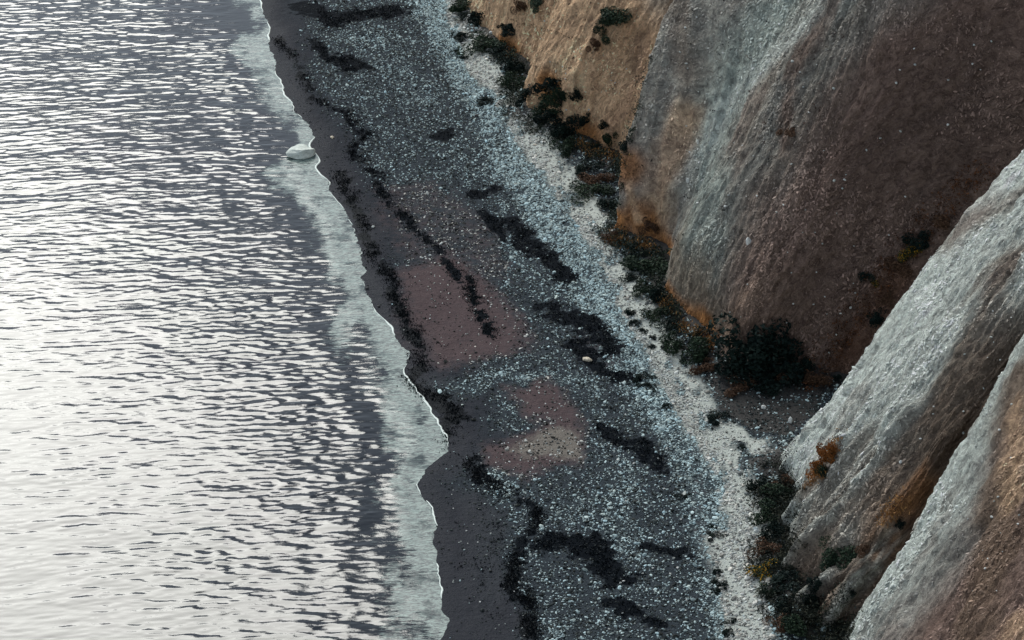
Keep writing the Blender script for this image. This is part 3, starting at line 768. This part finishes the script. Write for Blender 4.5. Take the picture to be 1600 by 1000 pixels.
FT = 'shrubs along the foot of the cliffs'; FC = 'shrubs growing on the cliff faces'; FR = 'shrubs at the foot of the near spurs'
SHR = [
 (722, 8, 34, 22, 'dark bush at the very top of the beach beside the tan cliff toe', 'green', FT),
 (745, 30, 22, 30, 'narrow dark bush pressed against the left edge of the far tan cliff', 'dark', FT),
 (766, 70, 46, 26, 'low dark bush at the left end of the far tan cliff foot', 'green', FT),
 (786, 80, 34, 22, 'low dark bush just left of the small rusty patch on the far tan cliff', 'dark', FT),
 (800, 102, 30, 30, 'dark bush in the notch between the two far tan cliffs', 'dark', FT),
 (812, 124, 34, 26, 'dark green bush below the notch between the two far tan cliffs', 'green', FT),
 (830, 142, 36, 22, 'dark bush at the sharp left corner of the second tan cliff', 'dark', FT),
 (852, 158, 34, 26, 'dark bush half way along the chalk path under the second tan cliff', 'green', FT),
 (866, 182, 34, 34, 'thick dark bush below the rusty hollow of the tan cliff', 'dark', FT),
 (878, 208, 30, 32, 'dark bush beside the widest part of the upper chalk path', 'dark', FT),
 (884, 232, 30, 26, 'dark bush left of the orange fluted rock foot', 'green', FT),
 (866, 134, 34, 38, 'tall dark bush filling the hollow above the rusty patch in the tan cliff', 'dark', FC),
 (878, 150, 22, 46, 'upright dark bush against the right side of the hollow in the tan cliff', 'green', FC),
 (800, 44, 22, 16, 'small dark bush on a ledge of the far tan cliff', 'dark', FC),
 (787, 40, 12, 12, 'tiny dark bush left of the ledge bush on the far tan cliff', 'dark', FC),
 (817, 8, 16, 26, 'small bush high in the crease between the two far tan cliffs', 'brown', FC),
 (838, 6, 26, 12, 'low brownish bush near the top edge on the tan cliff', 'green', FC),
 (960, 24, 42, 30, 'large green bush in the upper gully of the tan cliff', 'green', FC),
 (944, 44, 24, 26, 'green bush directly below the large gully bush on the tan cliff', 'green', FC),
 (930, 68, 16, 22, 'small brown bush at the lower end of the gully in the tan cliff', 'brown', FC),
 (905, 146, 13, 30, 'slim dark bush standing alone on the tan cliff face', 'dark', FC),
 (907, 185, 24, 26, 'round dark bush above the orange fluted rock foot', 'dark', FC),
 (944, 196, 12, 18, 'small dark bush above the long crevice bush of the tan cliff', 'dark', FC),
 (952, 214, 17, 34, 'long dark bush in a crevice of the tan cliff foot', 'green', FC),
 (978, 228, 18, 16, 'small dark bush tucked under the left edge of the grey cliff', 'dark', FC),
 (930, 224, 14, 14, 'little dark bush between orange rock flutes', 'dark', FC),
 (915, 262, 36, 20, 'low dark bush below the orange fluted rock foot', 'dark', FT),
 (938, 278, 34, 20, 'low dark bush on brown soil left of the orange rock pillar', 'brown', FT),
 (930, 296, 40, 22, 'flat green bush where the chalk path narrows beside the orange rock pillar', 'green', FT),
 (948, 318, 26, 22, 'small dark bush left of the base of the orange rock pillar', 'dark', FT),
 (960, 366, 22, 16, 'small dark bush left of the spread orange rock foot', 'brown', FT),
 (1020, 352, 20, 26, 'dark brown bush in the hollow of the orange rock foot', 'brown', FC),
 (988, 388, 38, 18, 'low dark bush right below the spread orange rock foot', 'dark', FT),
 (1010, 412, 56, 30, 'wide dark bush between the path and the grey cliff', 'green', FT),
 (984, 432, 20, 16, 'small dark bush at the edge of the path beside the wide bush', 'dark', FT),
 (1004, 450, 26, 20, 'round dark bush below the wide bush beside the path', 'green', FT),
 (1026, 462, 24, 28, 'dark bush against the lower left edge of the grey cliff', 'dark', FT),
 (1030, 488, 28, 22, 'dark bush left of the first orange patch under the grey cliff', 'green', FT),
 (1046, 506, 28, 20, 'dark bush under the first orange patch of the grey cliff', 'dark', FT),
 (1060, 534, 30, 30, 'dark bush left of the second orange patch under the grey cliff', 'green', FT),
 (1085, 548, 46, 42, 'big round dark green bush under the second orange patch', 'green', FT),
 (1098, 575, 30, 24, 'dark bush beside the pale root like rock of the grey cliff', 'brown', FT),
 (1170, 536, 74, 78, 'very large black green bush at the back of the shaded bay, left part', 'dark', FT),
 (1198, 548, 70, 74, 'very large black green bush at the back of the shaded bay, right part', 'dark', FT),
 (1172, 578, 62, 40, 'dark lower bush in front of the very large bush in the bay', 'dark', FT),
 (1222, 558, 26, 26, 'small dark bush touching the right side of the very large bush', 'dark', FT),
 (1254, 570, 30, 30, 'dull dark bush at the right end of the shaded bay', 'dark', FT),
 (1235, 585, 34, 22, 'brown bush between the very large bush and the right end of the bay', 'brown', FT),
 (1150, 606, 34, 18, 'low dark bush on the shaded bay floor under the very large bush', 'brown', FT),
 (1275, 592, 26, 30, 'rusty brown bush in the corner where the bay meets the pale spur', 'brown', FT),
 (1420, 392, 24, 34, 'gorse bush dotted with yellow flowers beside the rim of the pale spur', 'gorse', FC),
 (1440, 372, 30, 26, 'dark bush right of the flowering gorse on the brown cliff', 'dark', FC),
 (1476, 344, 26, 22, 'rusty brown bush high beside the rim of the pale spur', 'brown', FC),
 (1402, 410, 30, 24, 'orange brown bush left of the flowering gorse', 'brown', FC),
 (1353, 430, 18, 18, 'small dark round bush alone on the dark brown cliff', 'dark', FC),
 (1368, 440, 12, 14, 'tiny gorse with yellow flowers on the dark brown cliff', 'gorse', FC),
 (1372, 494, 26, 20, 'dark bush close to the rim of the pale spur, below the gorse', 'dark', FC),
 (1390, 460, 22, 18, 'brown bush between the gorse and the spur rim', 'brown', FC),
 (1232, 204, 22, 14, 'isolated dark clump in the middle of the grey cliff face', 'brown', FC),
 (1182, 760, 30, 24, 'dark bush around the pale rock at the foot of the pale spur', 'dark', FR),
 (1212, 770, 40, 26, 'dark green bush right of the pale rock at the spur foot', 'green', FR),
 (1228, 752, 24, 22, 'rusty dark bush at the lower tip of the spur rim', 'brown', FR),
 (1200, 800, 36, 30, 'dark bush below the pale rock along the chalk path', 'green', FR),
 (1212, 828, 32, 28, 'dark bush touching the first pale rib of the near spur', 'dark', FR),
 (1204, 856, 32, 26, 'brownish green bush between chalk path and second rib', 'brown', FR),
 (1200, 886, 34, 26, 'gorse bush with a few yellow flowers by the chalk path', 'gorse', FR),
 (1222, 906, 42, 22, 'dark bush below the second rib of the near spur', 'dark', FR),
 (1206, 920, 24, 20, 'dark green bush poking out over the chalk path', 'green', FR),
 (1228, 942, 30, 24, 'dark bush left of the third rib of the near spur', 'dark', FR),
 (1244, 975, 36, 34, 'dark bush near the bottom edge left of the nearest rib', 'green', FR),
 (1220, 975, 26, 22, 'brown bush near the bottom edge beside the chalk path', 'brown', FR),
 (1265, 935, 20, 36, 'narrow dark bush in the cleft between the third and fourth ribs', 'dark', FC),
 (1275, 912, 22, 20, 'small dark bush at the top of the third rib', 'dark', FC),
 (1300, 868, 34, 26, 'dark green bush on the near spur, left of a row of two', 'green', FC),
 (1328, 864, 42, 26, 'dark green bush on the near spur, right of a row of two', 'green', FC),
 (1350, 858, 20, 18, 'small bush at the right end of the row on the near spur', 'brown', FC),
 (1330, 924, 10, 16, 'tiny dark bush on the rim of the nearest spur', 'dark', FC),
 (1288, 736, 18, 20, 'olive bush in the orange streak of the pale spur', 'green', FC),
 (1300, 705, 24, 40, 'orange brown dry bush in the upper streak of the pale spur', 'rust', FC),
 (1280, 728, 22, 30, 'orange brown dry bush in the lower streak of the pale spur', 'rust', FC),
 (1408, 816, 12, 14, 'tiny dark bush in the orange hollow beside the nearest spur', 'dark', FC),
 (1310, 590, 14, 12, 'small dark tuft like bush low on the spur rim', 'dark', FC),
]
for (a, b, w, h, lab, kd, gp) in SHR:
    shrub(a, b, w, h, lab, kd, gp)

# seaweed and dark plant clumps lying on the beach
CLUMPS = [(760, 156, 20, 11, 'dark clump of weed alone on the upper pale shingle'), (722, 56, 18, 14, 'dark clump of weed near the top of the chalk path'),
 (712, 52, 10, 8, 'small dark clump left of the uppermost clumps'), (724, 90, 10, 7, 'small dark clump above the lone clump on the upper shingle'),
 (712, 80, 9, 6, 'smallest dark clump on the upper shingle'), (724, 24, 18, 12, 'dark clump of weed close to the top edge of the beach'),
 (982, 488, 14, 14, 'first dark clump of a row on the chalk path'), (990, 503, 15, 10, 'second dark clump of a row on the chalk path'),
 (1004, 516, 12, 6, 'thin dark clump in the middle of the chalk path'), (1019, 527, 8, 5, 'tiny dark clump lower in the middle of the chalk path'),
 (1018, 541, 10, 5, 'tiny flat clump right of the chalk path middle'), (1040, 541, 10, 6, 'tiny dark clump next to the bushes by the path'),
 (1003, 588, 20, 14, 'larger dark mound of weed on the seaward edge of the chalk path'), (1012, 602, 18, 12, 'dark mound directly below the larger mound of weed'),
 (1041, 633, 14, 9, 'dark mound on the shingle edge level with the bay'), (1118, 651, 24, 18, 'dark mound at the mouth of the shaded bay'),
 (1160, 698, 9, 7, 'small dark clump on pale gravel below the bay'), (1068, 774, 14, 10, 'brownish clump on the shingle left of the gravel path'),
 (1112, 822, 10, 6, 'small dark clump on the lower shingle'), (1117, 836, 18, 9, 'flat dark clump on the lower shingle'),
 (1120, 892, 13, 10, 'dark clump left of the wide white patch'), (1117, 907, 10, 12, 'dark clump below the clump left of the white patch'),
 (1127, 914, 12, 6, 'thin dark clump beside the white patch'), (1120, 924, 14, 6, 'thin dark clump left edge of the white patch'),
 (1142, 971, 12, 6, 'small dark clump on the white patch near the bottom edge'), (1135, 987, 16, 10, 'dark clump left of the white patch at the bottom edge')]
for (a, b, w, h, lab) in CLUMPS:
    shrub(a, b, w * 1.15, h, lab, 'dark', 'dark clumps lying on the upper beach', 'weed_clump')

# low scrub and dry grass past counting
def scatter_cover(name, n, region, size, hgt, lo, hi, label, cat, seed, up=.5, ratio=.4, per=12):
    r = np.random.default_rng(seed)
    x, y = region(r, n)
    C = []
    for a, b in zip(x, y):
        p, nn = drop(a, b)
        if p is not None: C.append((p.x, p.y, p.z))
    C = np.array(C); k = len(C)
    s = r.uniform(.5, 1.4, k)
    Cc = np.repeat(C, per, 0) + r.normal(0, 1, (k * per, 3)) * np.array([.28, .28, 0]) * np.repeat(s, per)[:, None]
    Cc[:, 2] += np.abs(r.normal(0, hgt, k * per)) * np.repeat(s, per)
    V, F = leaf_soup(Cc, np.full(len(Cc), size), up, seed, ratio)
    me = soup_mesh(name, V, F)
    t = np.clip(np.repeat(r.random(k), per) * .6 + r.random(k * per) * .4, 0, 1)[:, None]
    colour_mesh(me, np.array(lo) + (np.array(hi) - np.array(lo)) * t ** 1.5)
    me.materials.append(ml.m)
    o = bpy.data.objects.new(name, me); COL.objects.link(o)
    return tag(o, label, cat, kind='stuff')
def near_foot(s0, s1, lo, hi):
    def f(r, n):
        s = r.uniform(s0, s1, n); x = np.interp(s, SS, FOOT[:, 0]); y = np.interp(s, SS, FOOT[:, 1])
        dx = np.interp(s + .5, SS, FOOT[:, 0]) - x; dy = np.interp(s + .5, SS, FOOT[:, 1]) - y
        L = np.hypot(dx, dy); o_ = r.uniform(lo, hi, n) * r.random(n) ** .5
        keep = fbm(s * .5, o_ * .6, 3, 141) > -.22
        return (x + dy / L * o_)[keep], (y - dx / L * o_)[keep]
    return f
scatter_cover('scrub', 2000, near_foot(SS[4], SS[19], -.3, 2.6), .13, .3, (.008, .016, .015), (.05, .06, .038), 'low dark scrub creeping along the foot of the far cliffs', 'scrub', 151)
scatter_cover('scrub', 2000, near_foot(SS[25], SS[33], -2.0, 2.6), .13, .32, (.006, .012, .012), (.05, .05, .034), 'low dark scrub along the foot of the near spurs', 'scrub', 152)
scatter_cover('scrub', 500, near_foot(SS[19], SS[24], -.3, 3.2), .12, .16, (.012, .012, .013), (.07, .055, .05), 'low brown scrub on the floor of the shaded bay', 'scrub', 153)

def drapes(r, n):
    xs, ys = [], []
    for (a, b, c_, d_) in ((905,222,925,238), (930,236,982,256), (955,372,985,384), (992,376,1025,392), (1036,468,1050,488), (1058,506,1100,528), (1104,526,1112,542), (786,74,800,88), (850,134,862,150), (1290,722,1312,690), (1262,756,1290,736), (1380,820,1412,780)):
        for _ in range(int(n / 12)):
            t = r.random(); p, nn = pick(a + (c_ - a) * t + r.normal(0, 2.5), b + (d_ - b) * t + r.normal(0, 5))
            xs.append(p.x); ys.append(p.y)
    return np.array(xs), np.array(ys)
scatter_cover('dry_grass', 620, drapes, .17, .22, (.12, .05, .02), (.52, .29, .11), 'rusty orange dry grass hanging over the undercut cliff feet', 'dry grass', 156, 1.6, .22, 9)

def beside(P, lo, hi, thin=1.0):
    P = np.array(P, float); c = np.concatenate([[0], np.cumsum(np.hypot(*np.diff(P, axis=0).T))])
    def f(r, n):
        xs, ys = [], []
        for _ in range(n):
            t = r.uniform(0, c[-1]); o_ = lo + (hi - lo) * r.random() ** thin
            p, nn = pick(np.interp(t, c, P[:, 0]) - o_, np.interp(t, c, P[:, 1]) - o_ * .3)
            if p is not None: xs.append(p.x); ys.append(p.y)
        return np.array(xs), np.array(ys)
    return f
scatter_cover('scrub', 420, beside([(1275, 615), (1345, 520), (1400, 440), (1480, 350), (1570, 262)], 4, 48, 1.6), .13, .25, (.02, .012, .010), (.17, .07, .03), 'reddish brown scrub on the dark cliff just behind the pale spur rim', 'scrub', 157, .5, .4, 9)
scatter_cover('scrub', 90, beside([(1290, 20), (1260, 120), (1250, 230), (1290, 290)], -40, 90, 1.0), .11, .12, (.03, .016, .014), (.09, .05, .04), 'scattered dark tufts on the upper grey cliff face', 'tufts', 158, .5, .4, 8)
scatter_cover('scrub', 120, beside([(760, 20), (900, 60), (960, 180)], -70, 70, 1.0), .09, .10, (.03, .03, .02), (.12, .09, .05), 'scattered small tufts on the tan cliff face', 'tufts', 159, .5, .4, 6)

def strands(r, n):
    xs, ys = [], []
    for L, w in ((L1, .45), (L2, .6), (L3, .6)):
        P = GL(L, .15); sg = np.hypot(*np.diff(P, axis=0).T); c = np.concatenate([[0], np.cumsum(sg)])
        k = int(n / 3); t = r.uniform(0, c[-1], k)
        a, b = np.interp(t, c, P[:, 0]), np.interp(t, c, P[:, 1])
        j = fbm(t * .35, t * 0 + 2, 3, 161)
        keep = fbm(t * .6, t * 0 + 5, 3, 162) > -.25
        xs.append((a + r.normal(0, w * .55, k) + j * .8)[keep]); ys.append((b + r.normal(0, w, k))[keep])
    return np.concatenate(xs), np.concatenate(ys)
scatter_cover('seaweed', 1900, strands, .10, .05, (.004, .006, .008), (.018, .02, .022), 'black seaweed strands left in wandering tide lines on the beach', 'seaweed', 155, 1.2, .5, 9)

def patches(r, n):
    x, y = r.uniform(-22, 24, n * 14), r.uniform(184, 348, n * 14)
    k = (sample_grid(zz['weed'], x, y) + .25 * r.normal(size=len(x)) > .55) & (sample_grid(zz['sd'], x, y) > 1)  # the mask also holds the painted shade at the beach top
    return x[k][:n], y[k][:n]
scatter_cover('seaweed', 3800, patches, .11, .05, (.003, .005, .007), (.014, .018, .021), 'mats of black seaweed spread over the dark patches of shingle', 'seaweed', 160, 1.0, .5, 7)

# ------------------------------------------------------------------ stones one can point at
def rock_mesh(name, seed, sub=2, rough=.35, cut=.0):
    import bmesh
    bm = bmesh.new(); bmesh.ops.create_icosphere(bm, subdivisions=sub, radius=1)
    r = random.Random(seed); pl = [(Vector((r.gauss(0, 1), r.gauss(0, 1), r.gauss(0, 1))).normalized(), r.uniform(.55, .9)) for _ in range(9)]
    for v in bm.verts:
        for nrm_, d_ in pl:
            e = v.co.dot(nrm_) - d_
            if e > 0: v.co -= nrm_ * e
        v.co *= 1 + rough * .25 * r.uniform(-.5, .5)
    me = bpy.data.meshes.new(name); bm.to_mesh(me); bm.free()
    return me
def rock_mat(name, a, b):
    k = NT(name); p = k.n('TexCoord').outputs['Object']
    nz = k.noise(p, 3.0, 5, .7)
    k.l(k.mix(k.ramp(nz, .3, .7), a, b), k.b.inputs['Base Color']); k.b.inputs['Roughness'].default_value = .85
    k.l(k.bump(nz, .8, .15), k.b.inputs['Normal'])
    return k.m
M_PALE = rock_mat('pale_rock', (.30, .33, .32), (.58, .60, .57)); M_WHITE = rock_mat('white_rock', (.55, .57, .55), (.8, .8, .78))
M_DARK = rock_mat('dark_rock', (.02, .022, .026), (.06, .06, .062)); M_TAN = rock_mat('tan_rock', (.38, .33, .25), (.66, .58, .46))
PR = [rock_mesh('cobble', 200 + k, 1, .5) for k in range(5)]
for k, me_ in enumerate(PR): me_.materials.append([M_PALE, M_WHITE, M_PALE, M_WHITE, M_PALE][k])
def stone(px, py, w, h, label, mat=None, group=None, name='stone', sub=3, seed=1, cat='stone', mesh=None, sink=.25, turn=None, zs=None):
    p, nn = pick(px, py); mpp = (p - Vector((0, 0, CAM_H))).length * TX / 800
    if mesh is None:
        mesh = rock_mesh(name, seed, sub, .12); mesh.materials.append(mat)
    o = bpy.data.objects.new(name, mesh); COL.objects.link(o)
    rr = w * mpp / 2; zz_ = zs if zs else max(h * mpp * .55, rr * .35)
    o.scale = (rr, rr * .75, zz_); o.location = p + nn * zz_ * (.5 - sink)
    o.rotation_euler = (random.uniform(-.15, .15), random.uniform(-.15, .15), random.uniform(0, 6.28) if turn is None else turn)
    return tag(o, label, cat, group)
blk = stone(918, 563, 20, 12, 'pale tan oblong block lying on dark shingle beside a brown sand patch', M_TAN, seed=5, name='block', sub=2, turn=-.5, cat='block')
blk.scale = (.62, .27, .26)
stone(1193, 638, 11, 9, 'bright white rock on the shaded floor of the bay', M_WHITE, seed=6)
stone(1235, 660, 8, 15, 'slim white slab standing at the right side of the bay', M_WHITE, seed=7, name='slab', cat='slab', turn=.3)
stone(1182, 757, 14, 9, 'rounded pale rock set in dark bushes at the spur foot', M_WHITE, seed=8)
stone(1070, 774, 12, 10, 'grey rock half buried in the shingle left of the gravel path', M_PALE, seed=9)
stone(745, 182, 9, 6, 'dark rock on grey sand at the upper beach', M_DARK, seed=10)
stone(574, 451, 8, 5, 'small dark rock in the pale shallows at the middle of the shore', M_DARK, seed=11)
stone(592, 479, 7, 4, 'smaller dark rock in the pale shallows just below another', M_DARK, seed=12)
stone(583, 355, 8, 4, 'flat pale stone on dark wet sand beside the waterline', M_PALE, seed=13)
stone(519, 215, 9, 4, 'pale pinkish flat stone on wet sand near the surf boulder', M_TAN, seed=14)
oc = stone(1170, 380, 9, 15, 'white chalk outcrop in the lower middle of the grey cliff', M_WHITE, seed=15, name='outcrop', cat='outcrop', sink=.6)
oc.scale = (.32, .22, .62)
stone(1076, 282, 7, 9, 'bright white stone at the edge of the tan band on the grey cliff', M_WHITE, seed=16)
stone(1408, 722, 7, 6, 'white stone in the hollow between the two near spurs', M_WHITE, seed=17)
stone(1550, 808, 6, 4, 'white stone on the brown flank of the nearest spur', M_WHITE, seed=18)
stone(767, 52, 7, 6, 'white stone at the foot of the far tan cliff', M_WHITE, seed=19)

# boulder in the surf
bme = rock_mesh('boulder', 31, 5, .02)
r = np.random.default_rng(3)
co = np.zeros(len(bme.vertices) * 3); bme.vertices.foreach_get('co', co); co = co.reshape(-1, 3)
dd = 1 + .09 * fbm(co[:, 0] * 1.6 + 3, co[:, 1] * 3 + co[:, 2] * 2, 4, 7) - .05 * np.exp(-((co[:, 2] * .8 + co[:, 0] * .35 - .35) / .06) ** 2)
co *= dd[:, None]; co[:, 2] *= np.where(co[:, 2] > 0, 1, .5)
co[:, 1] *= 1 - .25 * np.clip(-co[:, 0], 0, 1); co[:, 2] *= 1 - .35 * np.clip(-co[:, 0], 0, 1)
bme.vertices.foreach_set('co', co.ravel().astype(np.float32)); bme.update()
for p_ in bme.polygons: p_.use_smooth = True
bme.materials.append(rock_mat('surf_boulder', (.42, .46, .43), (.62, .66, .61)))
bo = bpy.data.objects.new('boulder', bme); COL.objects.link(bo)
gx0, gy0 = G(470, 242)
bo.location = (gx0, gy0, .18); bo.scale = (1.55, 1.15, 1.0); bo.rotation_euler = (.05, 0, math.radians(14))
tag(bo, 'large smooth pale boulder lying in the surf at the water edge', 'boulder')

def cob(px, py, label, group, k, lo=.16, hi=.30):
    p, nn = pick(px, py)
    if p is None: return
    o = bpy.data.objects.new('cobble' if 'cobble' in label else 'flint', PR[k % 5]); COL.objects.link(o)
    s = random.uniform(lo, hi); o.scale = (s, s * random.uniform(.6, .9), s * random.uniform(.5, .8)); o.location = p + nn * s * .2
    o.rotation_euler = (random.uniform(-.4, .4), random.uniform(-.4, .4), random.uniform(0, 6.28))
    tag(o, label, 'cobble' if 'cobble' in label else 'flint', group)
def many(n, box, label, group, lo, hi, test=None):
    for k in range(n):
        for _ in range(30):
            a, b = random.uniform(box[0], box[2]), random.uniform(box[1], box[3])
            if test is None or test(a, b): break
        fx, fy = (a - box[0]) / (box[2] - box[0]), (b - box[1]) / (box[3] - box[1])
        where = (('upper' if fy < .33 else 'lower' if fy > .67 else 'middle') + ' ' + ('left' if fx < .34 else 'right' if fx > .66 else 'centre')).replace('middle centre', 'very middle')
        cob(a, b, label + ', ' + where + ' of it', group + ', ' + where, k, lo, hi)
inside = lambda P: (lambda a, b: bool(inpoly(np.array([a], float), np.array([b], float), np.array(P, float))[0]))
many(34, (620, 430, 840, 560), 'small pale cobble on the upper patch of reddish sand', 'pale cobbles on the upper red sand patch', .07, .12)
many(30, (740, 600, 920, 750), 'small pale cobble on the lower patch of reddish sand', 'pale cobbles on the lower red sand patch', .07, .14, inside([(800,606),(868,600),(892,640),(922,700),(915,748),(840,748),(742,722),(760,690),(850,672)]))
many(30, (700, 760, 830, 1000), 'small pale cobble on the smooth dark sand at the lower waterline', 'pale cobbles on the dark sand near the lower waterline', .06, .12)
many(40, (900, 640, 1160, 1000), 'larger pale cobble among the shingle of the lower beach', 'larger pale cobbles in the lower shingle', .10, .17)
many(24, (1150, 610, 1240, 690), 'pale cobble on the shaded floor of the bay', 'pale cobbles on the bay floor', .08, .16)
many(60, (1060, 20, 1560, 330), 'white flint lying on the upper grey and brown cliff face', 'white flints on the upper middle cliff', .08, .2, lambda a, b: a < 1560 - (b - 60) * .5)
many(34, (1100, 330, 1400, 560), 'white flint lying on the lower brown cliff face', 'white flints on the lower middle cliff', .07, .16, lambda a, b: a < 1500 - (b - 300) * .8)
many(20, (1500, 640, 1595, 980), 'white flint on the brown flank of the nearest spur', 'white flints on the nearest spur', .06, .14)
many(14, (830, 20, 980, 200), 'white flint lying on the tan cliff face', 'white flints on the tan cliff', .08, .16)
many(24, (1300, 480, 1590, 700), 'white flint lying on the pale spur', 'white flints on the pale spur', .07, .15, lambda a, b: a > 1600 - (b - 230) * .75 + 30)
